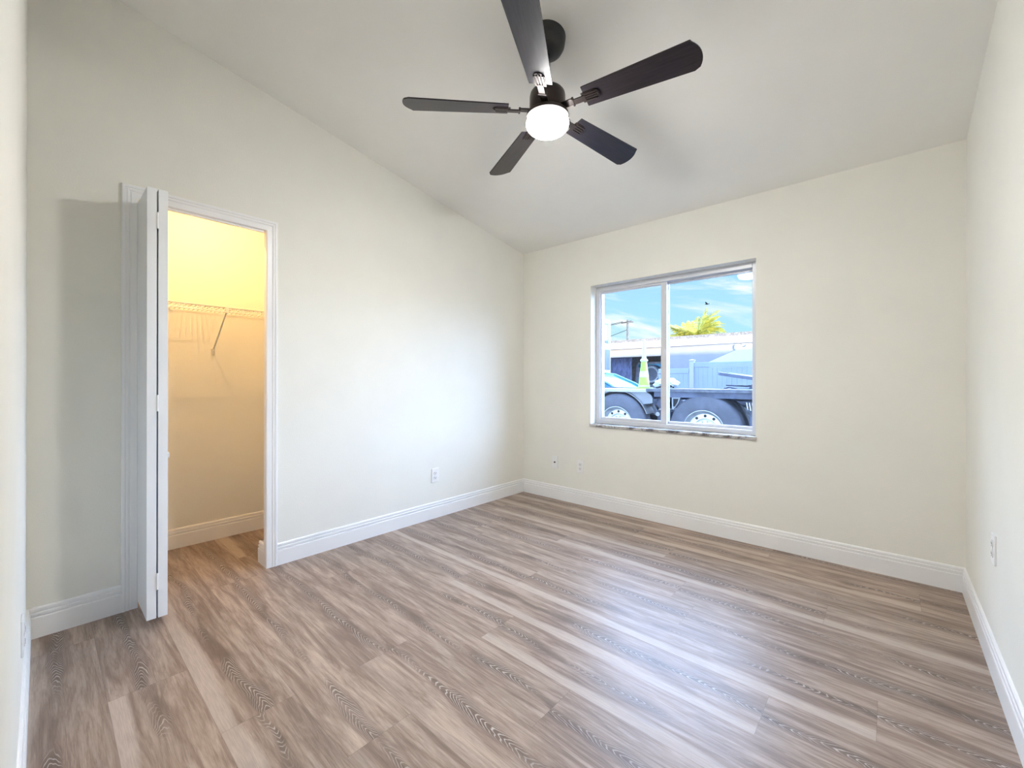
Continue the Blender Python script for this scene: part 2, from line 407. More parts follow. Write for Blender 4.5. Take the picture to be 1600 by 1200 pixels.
# folded bifold closet door standing out from the left jamb
d1 = bpy.data.objects.new('door_1', None); COL.objects.link(d1); d1['kind'] = 'structure'
d1['label'] = 'white bifold closet door folded at the doorway jamb'; d1['category'] = 'door'
PZ0, PZ1, PX0, PX1 = 0.035, 2.022, -0.006, 0.282
for y0, y1 in ((-2.997, -2.962), (-2.956, -2.921)):
    box('door_panel', PX0, PX1, y0, y1, PZ0, PZ1, door_m, d1, bevel=0.0015)
for zc_ in (1.875, 1.03, 0.205):
    bm = BM(); bm_box(bm, PX1-0.001, PX1+0.0012, -2.966, -2.952, zc_-0.038, zc_+0.038)
    bm_lathe(bm, [(0.0035, -0.038), (0.0035, 0.038)], 12, Matrix.Translation((PX1+0.002, -2.959, zc_)))
    obj('hinge', bm, steel_m if False else trim_m, d1)
bm = BM(); bm_lathe(bm, [(0, 0), (0.006, 0), (0.006, 0.003), (0.013, 0.004), (0.014, 0.007), (0.010, 0.009), (0, 0.010)], 24,
                    Matrix.Translation((PX1-0.03, -2.921, 0.78)) @ Matrix.Rotation(-PI/2, 4, 'X'))
obj('knob', bm, door_m, d1, smooth=True)
# bifold head track under the head jamb
box('trim_3', -0.020, -0.002, D0+0.12, D1-0.01, DH-0.012, DH, trim_m)['kind'] = 'structure'

# ------------------------------------------------------------------ window
w1 = bpy.data.objects.new('window_1', None); COL.objects.link(w1); w1['kind'] = 'structure'
FY0, FY1 = 0.092, 0.175
bm = BM()
fw = 0.042
bm_box(bm, WX0, WX0+fw, FY0, FY1, WZ0, WZ1); bm_box(bm, WX1-fw, WX1, FY0, FY1, WZ0, WZ1)
bm_box(bm, WX0+fw, WX1-fw, FY0, FY1, WZ1-fw, WZ1); bm_box(bm, WX0+fw, WX1-fw, FY0, FY1, WZ0, WZ0+0.034)
obj('window_frame', bm, vinyl_m, w1, bevel=0.003)
# inner (left, sliding) and outer (right, fixed) sash, each with its pane
def sash(x0, x1, y0, y1, sl, sr, zb, zt, st, sb):
    bm = BM()
    bm_box(bm, x0, x0+sl, y0, y1, zb, zt); bm_box(bm, x1-sr, x1, y0, y1, zb, zt)
    bm_box(bm, x0+sl, x1-sr, y0, y1, zt-st, zt); bm_box(bm, x0+sl, x1-sr, y0, y1, zb, zb+sb)
    s_ = obj('sash', bm, vinyl_m, w1, bevel=0.002)
    ym = (y0+y1)/2
    box('pane', x0+sl, x1-sr, ym-0.002, ym+0.002, zb+sb, zt-st, glass_m, s_)
sash(WX0+fw-0.012, 1.447, 0.106, 0.134, 0.022, 0.048, WZ0+0.030, WZ1-fw+0.01, 0.030, 0.030)
sash(1.405, WX1-fw+0.012, 0.140, 0.166, 0.045, 0.020, WZ0+0.030, WZ1-fw+0.01, 0.026, 0.026)
bm = BM(); bm_box(bm, 1.424, 1.440, 0.096, 0.1065, 1.35, 1.40)
obj('latch', bm, vinyl_m, w1, bevel=0.002)
bm = BM(); bm_box(bm, WX0-0.006, WX1+0.006, -0.012, 0.0005, WZ0-0.022, WZ0); bm_box(bm, WX0, WX1, 0.0005, FY0+0.02, WZ0-0.022, WZ0)
obj('window_sill', bm, marble_m, w1, bevel=0.002)

# ------------------------------------------------------------------ wall plates
def plate(name, label, cat, loc, rz, kind, group=None):
    t = thing(name, label, cat, loc, rz, group)      # faces local -y
    bm = BM(); bm_box(bm, -0.035, 0.035, -0.006, 0, -0.0575, 0.0575); obj('cover_plate', bm, plate_m, t, bevel=0.0025)
    if kind == 'duplex':
        for dz in (0.0195, -0.0195):
            bm = BM(); pts = []
            for i in range(24):
                a = 2*PI*i/24; pts.append((0.0172*math.cos(a), max(-0.0135, min(0.0135, 0.0172*math.sin(a)))+dz))
            bm_prism(bm, pts, 'y', -0.0085, -0.004); s_ = obj('socket', bm, plate_g, t)
            bm = BM()
            bm_box(bm, -0.0075, -0.0055, -0.0090, -0.0080, dz-0.002, dz+0.007); bm_box(bm, 0.0055, 0.0075, -0.0090, -0.0080, dz-0.002, dz+0.006)
            bm_lathe(bm, [(0.0025, 0), (0.0025, 0.001)], 12, Matrix.Translation((0, -0.0080, dz-0.0075)) @ Matrix.Rotation(PI/2, 4, 'X'))
            obj('slot', bm, dark_slot, s_)
        bm = BM(); bm_lathe(bm, [(0.0028, 0), (0.0028, 0.001)], 12, Matrix.Translation((0, -0.006, 0)) @ Matrix.Rotation(PI/2, 4, 'X')); obj('screw', bm, steel_m, t)
    elif kind == 'coax':
        bm = BM(); mt = Matrix.Translation((0, -0.006, 0)) @ Matrix.Rotation(PI/2, 4, 'X')
        bm_lathe(bm, [(0.0075, 0), (0.0075, 0.003), (0.0047, 0.003), (0.0047, 0.011), (0.003, 0.011), (0.003, 0.006), (0, 0.006)], 20, mt)
        obj('coax_jack', bm, bronze_m, t, smooth=True)
        for dz in (0.042, -0.042):
            bm = BM(); bm_lathe(bm, [(0.0028, 0), (0.0028, 0.001)], 12, Matrix.Translation((0, -0.006, dz)) @ Matrix.Rotation(PI/2, 4, 'X')); obj('screw', bm, steel_m, t)
    return t
plate('wall_outlet', 'white duplex outlet on the closet wall between door and corner', 'outlet', (0, -1.136, 0.352), PI/2, 'duplex')
plate('cable_plate', 'white cable jack plate with one dark round connector under the window', 'cable plate', (0.404, 0, 0.353), 0, 'coax')
plate('wall_outlet', 'white duplex outlet on the window wall beside the cable jack plate', 'outlet', (0.690, 0, 0.348), 0, 'duplex')
plate('wall_outlet', 'white outlet seen edge-on on the bright wall past the window corner', 'outlet', (ROOM_W, -0.83, 0.480), -PI/2, 'duplex')
plate('wall_outlet', 'white outlet edge-on on the bare wall that meets the closet wall by the folded door', 'outlet', (0.74, -ROOM_L, 0.318), PI, 'duplex')

# ------------------------------------------------------------------ wire closet shelf
SZ, SX0, SX1, SY0, SY1 = 1.622, CX+0.012, CX+0.305, CY0+0.005, CY1-0.005
sh = thing('wire_shelf', 'white wire closet shelf on the closet back wall with a slanted brace', 'shelf', (CX, (CY0+CY1)/2, SZ))
def local(o, bm, name, m, smooth=False, sharp=True):
    bmesh.ops.translate(bm, verts=bm.verts, vec=-Vector(o.location))
    return obj(name, bm, m, o, smooth=smooth)
for x_, z_ in ((SX0, SZ-0.004), ((SX0+SX1)/2, SZ-0.004), (SX1-0.002, SZ-0.004)):
    bm = BM(); bm_tube(bm, [(x_, SY0, z_), (x_, SY1, z_)], 0.003, 8); local(sh, bm, 'cross_rod', wire_m, True)
for dz in (0.0, -0.030):
    bm = BM(); bm_tube(bm, [(SX1+0.003, SY0, SZ+dz), (SX1+0.003, SY1, SZ+dz)], 0.0032, 8); local(sh, bm, 'front_rod', wire_m, True)
bm = BM(); bm_tube(bm, [(SX0, SY0+0.0125, SZ), (SX1-0.006, SY0+0.0125, SZ), (SX1, SY0+0.0125, SZ-0.003), (SX1+0.001, SY0+0.0125, SZ-0.030)], 0.0029, 6)
dw = local(sh, bm, 'deck_wire', wire_m, True)
for i in range(1, 57):
    c = dw.copy(); COL.objects.link(c); c.parent = sh; c.location = (0, 0.0254*i, 0)
by = -2.500
bm = BM()
p0, p1 = Vector((SX1+0.006, by+0.01, SZ-0.012)), Vector((CX+0.010, by, 1.352))
dv = (p1-p0); L_ = dv.length; q = dv.to_track_quat('Z', 'Y').to_matrix().to_4x4(); q.translation = p0
bm_prism(bm, [(-0.0045, -0.004), (-0.003, -0.004), (-0.003, 0.002), (0.003, 0.002), (0.003, -0.004), (0.0045, -0.004), (0.0045, 0.004), (-0.0045, 0.004)], 'z', 0, L_, q)
local(sh, bm, 'brace', wire_m)
bm = BM(); bm_box(bm, CX, CX+0.004, by-0.012, by+0.012, 1.318, 1.362); bm_box(bm, CX, CX+0.016, by-0.009, by+0.009, 1.345, 1.360)
local(sh, bm, 'wall_clip', wire_m)
bm = BM(); bm_box(bm, SX1-0.002, SX1+0.010, by+0.002, by+0.018, SZ-0.036, SZ+0.006); local(sh, bm, 'brace_hook', wire_m)
for y in (-2.735, -2.15):
    bm = BM(); bm_box(bm, CX, CX+0.018, y-0.008, y+0.008, SZ-0.014, SZ+0.004); local(sh, bm, 'back_clip', wire_m)
# closet lamp on the wall over the doorway (inside the closet)
cl = bpy.data.objects.new('closet_lamp_light', bpy.data.lights.new('closet_lamp_light', 'POINT')); COL.objects.link(cl)
cl.data.energy = BULB_POWER; cl.data.color = (1.0, 0.59, 0.23); cl.data.shadow_soft_size = 0.006; cl.location = (-0.20, -2.62, 2.20)

# ------------------------------------------------------------------ ceiling fan
FX, FY = 1.608, -1.732
ZB = 2.405
fan = thing('ceiling_fan', 'dark bronze five-blade ceiling fan with a lit white globe', 'ceiling fan', (FX, FY, zc(FY)))
def fo(name, bm, m, smooth=True, parent=fan, bevel=0):
    bmesh.ops.translate(bm, verts=bm.verts, vec=(0, 0, -zc(FY))) if parent is fan else None
    return obj(name, bm, m, parent, smooth=smooth, bevel=bevel)
zt = zc(FY)
bm = BM()
bm_lathe(bm, [(0, -0.086), (0.03, -0.085), (0.058, -0.078), (0.076, -0.062), (0.084, -0.040), (0.085, -0.015), (0.085, 0.0), (0, 0.0)], 48,
         Matrix.Translation((0, 0, zt)) @ Matrix.Rotation(-math.atan(SLOPE), 4, 'X'))
fo('canopy', bm, canopy_m)
bm = BM(); bm_lathe(bm, [(0.0125, 2.505), (0.0125, zt-0.06)], 24); fo('downrod', bm, bronze_m)
bm = BM()
bm_lathe(bm, [(0, 2.535), (0.020, 2.535), (0.028, 2.525), (0.028, 2.500), (0.060, 2.494), (0.074, 2.489), (0.081, 2.480), (0.084, 2.466), (0.084, 2.415),
              (0.080, 2.400), (0.072, 2.395), (0.072, 2.386), (0.098, 2.384), (0.100, 2.376), (0.100, 2.368), (0, 2.368)], 64)
fo('motor_housing', bm, bronze_m)
bm = BM()
pr = [(0.086, 2.3675)] + [((0.100*math.cos(a) if a < PI/2-0.01 else 0.0), 2.342-0.052*math.sin(a)) for a in [-0.35+(PI/2+0.35)*i/20 for i in range(21)]]
bm_lathe(bm, pr, 64); fo('light_globe', bm, globe_m)
TIP, ROOT = 0.668, 0.185
def blade_mesh():
    bm = BM(); pts = []
    n = 14
    def hw(r): return 0.052 + (0.070-0.052)*((r-ROOT)/(TIP-ROOT))
    up = [(ROOT+i/10*(TIP-0.035-ROOT), hw(ROOT+i/10*(TIP-0.035-ROOT))) for i in range(11)]
    lo = [(r, -w) for r, w in up]
    tip = []
    for i in range(1, 12):
        t = i/12; yy = hw(TIP-0.03)*(1-2*t); tip.append((TIP-0.030+0.030*(1-abs(2*t-0.86)**2.2), yy))
    poly = up + tip + lo[::-1]
    bm_prism(bm, poly, 'z', -0.003, 0.003)
    return bm
def iron_mesh():
    bm = BM()
    bm_box(bm, 0.076, 0.135, -0.017, 0.017, -0.006, 0.000)
    bm_box(bm, 0.128, 0.136, -0.019, 0.019, -0.014, 0.002)
    bm_box(bm, 0.132, ROOT+0.006, -0.014, 0.014, -0.012, -0.006)
    # slotted holder under the blade root
    out = [(ROOT-0.010, -0.026), (ROOT+0.050, -0.026), (ROOT+0.066, -0.016), (ROOT+0.072, 0), (ROOT+0.066, 0.016), (ROOT+0.050, 0.026), (ROOT-0.010, 0.026)]
    bm_prism(bm, out, 'z', -0.0065, -0.0032)
    for yy in (-0.018, -0.006, 0.006, 0.018):
        bm_box(bm, ROOT+0.002, ROOT+0.058, yy-0.0038, yy+0.0038, -0.0105, -0.0060)
    for xx in (ROOT-0.003, ROOT+0.064):
        bm_lathe(bm, [(0.004, -0.010), (0.004, -0.006)], 10, Matrix.Translation((xx, 0, 0)))
    return bm
b0 = None
for k in range(5):
    if b0 is None:
        b0 = obj('blade', blade_mesh(), blade_m, fan, bevel=0.001); i0 = obj('blade_iron', iron_mesh(), bronze_m, b0, bevel=0.0008); b, ir = b0, i0
    else:
        b = b0.copy(); COL.objects.link(b); b.parent = fan; ir = i0.copy(); COL.objects.link(ir); ir.parent = b
    b.matrix_local = Matrix.Translation((0, 0, ZB-zt)) @ Matrix.Rotation(math.radians(10+72*k), 4, 'Z') @ Matrix.Rotation(math.radians(-13), 4, 'X')

#OUTSIDE#
# ------------------------------------------------------------------ outside: ground and our own roof (keeps the low sun off the yard)
GZ = -0.10
concrete_m = mat('dark unseen driveway', (0.06, 0.06, 0.062), 0.85, var=0.15, vscale=1.5, bump=0.3)  # unseen ground, darkened to cut the daylight it bounces
struct(box('ground', -60, 60, 0.2, 90, GZ-0.3, GZ, concrete_m))
shingle_m = mat('grey roof shingle', (0.25, 0.24, 0.23), 0.9, var=0.2, vscale=4)
bm = BM()
e, r_, rz_, fz = 0.75, -6.5, EAVE_Z+0.22+0.18*6.5, EAVE_Z+0.10
bm_prism(bm, [(e, fz), (e, fz+0.14), (r_, rz_), (-13.5, fz+0.14), (-13.5, fz), (-3.6, zc(-3.6)+0.12)], 'x', -9, 12)
struct(obj('roof', bm, shingle_m))
bm = BM()
for xa, xb in ((-9, -T), (ROOM_W+T, 12)): bm_box(bm, xa, xb, 0.0, 0.2, GZ, EAVE_Z+0.08)
stucco_m = mat('cream stucco', (0.62, 0.60, 0.54), 0.9, var=0.05, bump=0.4)
struct(obj('wall_outside', bm, stucco_m))

white_o = mat('white exterior paint', (0.60, 0.60, 0.62), 0.6, var=0.04, vscale=2)
lav_o = mat('shaded white stucco', (0.42, 0.42, 0.46), 0.85, var=0.05, vscale=2)  # shade on the white garage wall is put into this grey
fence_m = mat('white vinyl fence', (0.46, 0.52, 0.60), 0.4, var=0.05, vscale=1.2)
rubber_m = mat('tyre rubber', (0.15, 0.158, 0.20), 0.7, var=0.15, vscale=5, bump=0.2)
alu_m = mat('polished aluminium', (0.70, 0.71, 0.73), 0.28, 0.7, var=0.06, vscale=10)
frame_m = mat('dark blue-grey chassis', (0.12, 0.135, 0.20), 0.5, 0.2, var=0.3, vscale=4)
black_m = mat('black steel', (0.02, 0.02, 0.025), 0.45, 0.3, var=0.2)
silver_m = mat('silver painted panel', (0.34, 0.35, 0.38), 0.4, 0.2, var=0.08, vscale=3)
lime_m = mat('lime reflective plastic', (0.42, 0.80, 0.10), 0.5, var=0.08)
bluecar_m = mat('bright blue car paint', (0.02, 0.17, 0.30), 0.35, 0.1, var=0.1, coat=0.2)
carglass_m = mat('sky reflection car glass', (0.05, 0.25, 0.38), 0.12, 0.2, var=0.25, vscale=3)  # sky reflection put into the glass colour
curtain_m = mat('faded blue tarpaulin', (0.42, 0.45, 0.68), 0.8, var=0.3, vscale=5, stretch=(6, 1, 1))
jeep_m = mat('dark grey vehicle paint', (0.30, 0.29, 0.31), 0.4, 0.1, var=0.2)

# ------------------------------------------------------------------ semi truck chassis
TY = 3.18      # outer face of the near wheels
trk = thing('truck', 'flatbed truck chassis with two big wheels just outside the window', 'truck', (0.1, 4.3, GZ))
def tl(bm): bmesh.ops.translate(bm, verts=bm.verts, vec=-Vector(trk.location)); return bm
def tp(name, bm, m, parent=None, smooth=False, bevel=0.0):
    return obj(name, tl(bm), m, parent or trk, smooth=smooth, bevel=bevel)
def wheel_parts(x, y, side, detail=False):
    """tyre turned about the axle; rim with dished disc, hand holes, hub and nuts; outer face looks to -y for side=-1"""
    mt = Matrix.Translation((x, y, GZ+0.515)) @ Matrix.Rotation(PI/2 if side < 0 else -PI/2, 4, 'X')
    bm = BM()
    bm_lathe(bm, [(0.288, 0.005), (0.300, 0.012), (0.330, 0.012), (0.400, 0.004), (0.455, -0.004), (0.490, -0.018), (0.507, -0.038), (0.515, -0.06), (0.515, -0.085), (0.504, -0.087), (0.504, -0.097), (0.515, -0.099),
                  (0.515, -0.135), (0.504, -0.137), (0.504, -0.147), (0.515, -0.149), (0.515, -0.19), (0.504, -0.192), (0.504, -0.202), (0.515, -0.204),
                  (0.513, -0.235), (0.49, -0.262), (0.40, -0.275), (0.30, -0.268), (0.288, -0.26), (0.288, 0.005)], 72, mt, cap=False)
    ty = tp('tyre', bm, rubber_m, smooth=True)
    bm = BM()
    bm_lathe(bm, [(0.2875, -0.255), (0.2875, 0.004), (0.294, 0.012), (0.288, 0.016), (0.276, 0.008), (0.268, -0.02), (0.262, -0.055), (0.235, -0.085), (0.170, -0.082),
                  (0.160, -0.070), (0.145, -0.066), (0.142, -0.060), (0.100, -0.058), (0.098, -0.030), (0.085, -0.018), (0.0, -0.014)], 64, mt, cap=False)
    ri = tp('rim', bm, alu_m, smooth=True)
    if not detail: return
    h0 = n0 = None
    for i in range(10):
        a1, a2 = 2*PI*(i+0.5)/10, 2*PI*i/10
        bm = BM(); bm_lathe(bm, [(0.0, -0.0815), (0.022, -0.0815), (0.022, -0.090)], 16, mt @ Matrix.Translation((0.205*math.cos(a1), 0.205*math.sin(a1), 0.0)), cap=False)
        obj('hand_hole', tl(bm), dark_slot, ri)
        bm = BM(); bm_lathe(bm, [(0.016, -0.066), (0.016, -0.040), (0.010, -0.034), (0.0, -0.034)], 6, mt @ Matrix.Translation((0.122*math.cos(a2), 0.122*math.sin(a2), 0.0)))
        obj('lug_nut', tl(bm), steel_m, ri)
for x in (-0.629, 0.776):
    wheel_parts(x, TY, -1, True); wheel_parts(x, TY+0.36, -1)
    wheel_parts(x, TY+2.35, 1)
for x in (-0.629, 0.776):
    bm = BM(); bm_tube(bm, [(x, TY+0.10, GZ+0.515), (x, TY+2.25, GZ+0.515)], 0.075, 16); tp('axle', bm, black_m, smooth=True)
for y in (TY+0.62, TY+1.55):
    bm = BM(); bm_prism(bm, [(y, 0.83), (y+0.1, 0.83), (y+0.1, 0.85), (y+0.03, 0.85), (y+0.03, 0.99), (y+0.1, 0.99), (y+0.1, 1.01), (y, 1.01)], 'x', -1.9, 4.5)
    tp('frame_rail', bm, frame_m)
for x in (-1.3, -0.2, 0.9, 2.0, 3.1, 4.2):
    bm = BM(); bm_box(bm, x, x+0.09, TY+0.72, TY+1.55, 0.85, 0.98); tp('cross_member', bm, frame_m)
# side beam above the right wheel with its light top edge, and hanger brackets
bm = BM(); bm_box(bm, 0.02, 4.5, TY+0.02, TY+0.08, 0.885, 0.985); bm_box(bm, 0.02, 4.5, TY-0.01, TY+0.12, 0.985, 1.000)
tp('side_beam', bm, frame_m, bevel=0.004)
bm = BM(); bm_box(bm, -0.1, 4.5, TY-0.012, TY+0.60, 1.0, 1.018); bm_box(bm, -0.1, 4.5, TY-0.014, TY-0.006, 0.970, 1.018)
tp('deck_edge', bm, mat('worn light deck steel', (0.16, 0.17, 0.21), 0.5, 0.4, var=0.25, vscale=8), bevel=0.002)
bm = BM()
bm_prism(bm, [(0.30, 0.885), (0.43, 0.885), (0.40, 0.80), (0.33, 0.70), (0.30, 0.70)], 'y', TY+0.03, TY+0.07)
tp('hanger_bracket', bm, silver_m, bevel=0.003)
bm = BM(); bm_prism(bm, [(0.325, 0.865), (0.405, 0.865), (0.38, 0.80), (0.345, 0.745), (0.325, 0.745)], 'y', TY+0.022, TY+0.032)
tp('bracket_dark_plate', bm, black_m)  # flat black plate set on the bracket face
# grey fender panel round the left wheel with a white deck strip over it
bm = BM(); arch = []
wx, wz, R1 = -0.629, GZ+0.515, 0.555
x0_, x1_ = -1.9, -0.02
pts = [(x0_, 0.955)]
pts += [(x1_-0.10, 0.955), (x1_-0.03, 0.92), (x1_, 0.86), (x1_-0.005, 0.78)]
for i in range(0, 25):
    a = math.radians(38 + (142-38)*i/24); pts.append((wx+R1*math.cos(a), wz+R1*math.sin(a)))
pts += [(x0_, 0.70)]
bm_prism(bm, pts, 'y', TY+0.06, TY+0.10)
tp('fender', bm, silver_m, bevel=0.002)
bm = BM()
ring = []
for i in range(33):
    a = math.radians(20 + 140*i/32)
    ring.append((a,))
P0, P1 = [], []
for (a,) in ring:
    P0.append((wx+0.556*math.cos(a), wz+0.556*math.sin(a))); P1.append((wx+0.568*math.cos(a), wz+0.568*math.sin(a)))
bm_prism(bm, P0 + P1[::-1], 'y', TY+0.02, TY+0.32)
tp('fender_lip', bm, silver_m)
bm = BM(); bm_box(bm, -1.9, -0.09, TY+0.0, TY+0.62, 0.955, 1.005); tp('deck_strip', bm, white_o, bevel=0.006)
# tank, spring and hoses between the wheels
bm = BM(); bm_lathe(bm, [(0, 0), (0.06, 0.006), (0.095, 0.03), (0.10, 0.06), (0.10, 0.50), (0.095, 0.53), (0.06, 0.555), (0, 0.56)], 32,
                    Matrix.Translation((0.10, TY+0.12, 0.79)) @ Matrix.Rotation(-PI/2, 4, 'X'))
tp('air_tank', bm, frame_m, smooth=True)
for i in range(5):
    bm = BM(); bm_box(bm, -0.25+0.04*i, 0.40-0.04*i, TY+0.30, TY+0.39, 0.56-0.022*i, 0.578-0.022*i); tp('spring_leaf', bm, black_m, bevel=0.003)
bm = BM(); bm_box(bm, -0.02, 0.20, TY+0.24, TY+0.50, 0.30, 0.66); tp('battery_box', bm, frame_m, bevel=0.02)
bm = BM(); bm_lathe(bm, [(0, 0), (0.03, 0.0), (0.034, 0.01), (0.034, 0.02), (0, 0.022)], 20, Matrix.Translation((0.0, TY+0.23, 0.60)) @ Matrix.Rotation(PI/2, 4, 'X'))
tp('marker_lamp', bm, white_o, smooth=True)
for (xa, za, xb, zb_) in ((0.02, 1.03, 0.24, 1.06), (0.0, 1.03, 0.28, 1.04), (0.05, 0.90, 0.25, 0.72)):
    bm = BM(); bm_tube(bm, [(xa + (xb-xa)*t, TY+0.15+0.12*math.sin(PI*t), za+(zb_-za)*t+0.045*math.sin(PI*t)) for t in [i/14 for i in range(15)]], 0.014, 10)
    tp('air_hose', bm, black_m, smooth=True)
# mud flap bracket and chain at the right of the right wheel
bm = BM(); bm_box(bm, 1.36, 1.75, TY+0.10, TY+0.55, 0.28, 0.84); tp('tool_box', bm, frame_m, bevel=0.015)
for i in range(6):
    bm = BM(); bm_tube(bm, [(1.33+0.035*i, TY+0.06, 0.84-0.004*i), (1.35+0.035*i, TY+0.05, 0.74-0.012*i)], 0.008, 8); tp('hose_tail', bm, alu_m, smooth=True)
# fifth wheel coupling on the frame
bm = BM()
mt = Matrix.Translation((1.40, TY+1.05, 1.16)) @ Matrix.Rotation(math.radians(9), 4, 'Y')
bm_prism(bm, [(-0.60, -0.36), (-0.66, -0.24), (-0.16, -0.04), (-0.16, 0.04), (-0.66, 0.24), (-0.60, 0.36), (0.0, 0.46), (0.45, 0.42), (0.5, 0.0), (0.45, -0.42), (0.0, -0.46)], 'z', -0.025, 0.025, mt)
tp('coupling_plate', bm, frame_m, bevel=0.006)
for y in (0.70, 1.35):
    bm = BM(); bm_prism(bm, [(1.20, 1.01), (1.62, 1.01), (1.52, 1.13), (1.30, 1.15)], 'y', TY+y, TY+y+0.08); tp('coupling_stand', bm, frame_m, bevel=0.006)
bm = BM(); bm_tube(bm, [(0.86, TY+0.85, 1.075), (1.15, TY+0.85, 1.06), (1.40, TY+0.85, 1.08)], 0.012, 8)
tp('release_handle', bm, frame_m, smooth=True)
bm = BM(); bm_tube(bm, [(0.84, TY+0.80, 1.02), (0.92, TY+0.80, 1.045), (1.02, TY+0.78, 1.02)], 0.012, 8)
tp('release_handle', bm, frame_m, smooth=True)

# traffic cone standing on the deck
DKZ = 1.0055
cone = thing('traffic_cone', 'tall lime traffic cone with white bands on the truck deck', 'traffic cone', (-0.335, 3.62, DKZ))
bm = BM(); bm_prism(bm, [(-0.115, -0.10), (-0.10, -0.115), (0.10, -0.115), (0.115, -0.10), (0.115, 0.10), (0.10, 0.115), (-0.10, 0.115), (-0.115, 0.10)], 'z', 0.0, 0.022)
obj('base', bm, lime_m, cone, bevel=0.005)
def cr(z): return 0.095 - (0.095-0.046)*(z-0.022)/0.45
bm = BM(); bm_lathe(bm, [(cr(0.022), 0.022), (cr(0.47), 0.47), (0.0, 0.47)], 40); obj('cone_body', bm, lime_m, cone, smooth=True)
for za, zb_ in ((0.20, 0.30), (0.035, 0.06)):
    bm = BM(); bm_lathe(bm, [(cr(za)+0.001, za), (cr(za)+0.003, za), (cr(zb_)+0.003, zb_), (cr(zb_)+0.001, zb_)], 40, cap=False); obj('white_band', bm, white_o, cone, smooth=True)
bm = BM(); bm_lathe(bm, [(0.046, 0.465), (0.062, 0.475), (0.066, 0.495), (0.050, 0.510), (0.030, 0.520), (0, 0.52)], 32); obj('collar', bm, white_o, cone, smooth=True)
bm = BM(); bm_lathe(bm, [(0.040, 0.515), (0.033, 0.60), (0.024, 0.78), (0.022, 0.845), (0, 0.85)], 28)
obj('top_post', bm, mat('pale lime plastic', (0.60, 0.66, 0.42), 0.5, var=0.05), cone, smooth=True)
# white sack on the deck
bm = BM(); bmesh.ops.create_icosphere(bm, subdivisions=4, radius=1.0)
for v in bm.verts:
    n_ = noise.noise(v.co*2.2)*0.22 + noise.noise(v.co*6)*0.06
    v.co = Vector((v.co.x*0.20*(1+n_), v.co.y*0.16*(1+n_), max(-0.02, 0.055+v.co.z*0.10*(1+n_))))
bm_bag = obj('sack', bm, mat('white woven plastic', (0.56, 0.62, 0.60), 0.6, var=0.08, vscale=12), smooth=True)
bm_bag.location = (0.02, 3.70, 1.0381); tag(bm_bag, 'white sack lying on the truck deck beside the cone', 'sack')

# ------------------------------------------------------------------ blue car beyond the truck
car = thing('car', 'bright blue car parked beyond the truck', 'car', (-3.35, 6.9, GZ))
def body_loft(prof, halfw, taper, y_off=0.0):
    """prof: (x, z) outline; half width shrinks by taper(z)"""
    bm = BM(); secs = []
    for t in (-1, -0.86, -0.5, 0, 0.5, 0.86, 1):
        secs.append([bm.verts.new((x, y_off + t*halfw*taper(z), z - (0.035 if abs(t) == 1 and z > 0.55 else 0))) for x, z in prof])
    n = len(prof)
    for a, b in zip(secs, secs[1:]):
        for i in range(n): bm.faces.new((a[i], b[i], b[(i+1) % n], a[(i+1) % n]))
    bm.faces.new(secs[0]); bm.faces.new(secs[-1]); return bm
bp = [(-2.1, 0.35), (-2.15, 0.62), (-2.05, 0.92), (-1.55, 0.99), (0.75, 1.00), (1.5, 0.92), (2.05, 0.78), (2.2, 0.60), (2.18, 0.38), (1.7, 0.22), (-1.7, 0.22)]
obj('body', body_loft(bp, 0.88, lambda z: 1.0 if z < 0.75 else 0.96), bluecar_m, car, bevel=0.02, smooth=True)
gp = [(-1.75, 0.98), (-1.05, 1.38), (-0.75, 1.44), (0.10, 1.46), (0.38, 1.42), (0.95, 1.16), (1.25, 0.985)]
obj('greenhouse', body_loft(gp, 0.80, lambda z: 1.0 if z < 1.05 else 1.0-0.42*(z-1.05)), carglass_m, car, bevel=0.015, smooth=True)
for s in (-1, 1):
    bm = BM(); bm_tube(bm, [(1.24, s*0.76, 1.00), (0.95, s*0.745, 1.17), (0.38, s*0.665, 1.42), (0.10, s*0.655, 1.455), (-0.75, s*0.66, 1.44), (-1.05, s*0.68, 1.385), (-1.7, s*0.76, 1.0)], 0.028, 8)
    obj('roof_pillar', bm, mat('pale blue trim', (0.20, 0.42, 0.52), 0.3, 0.3, var=0.05), car, smooth=True)
bm = BM(); bm_prism(bm, [(-0.80, 1.443), (0.12, 1.462), (0.12, 1.474), (-0.80, 1.455)], 'y', -0.62, 0.62); obj('roof_panel', bm, bluecar_m, car, bevel=0.005)
for x in (-1.35, 1.40):
    for s in (-1, 1):
        bm = BM(); mt = Matrix.Translation((x, s*0.89, 0.325)) @ Matrix.Rotation(PI/2 if s < 0 else -PI/2, 4, 'X')
        bm_lathe(bm, [(0, -0.02), (0.10, -0.02), (0.20, 0.0), (0.23, 0.012), (0.31, 0.005), (0.325, -0.03), (0.325, -0.18), (0.28, -0.20), (0, -0.20)], 40, mt); obj('wheel', bm, rubber_m, car, smooth=True)

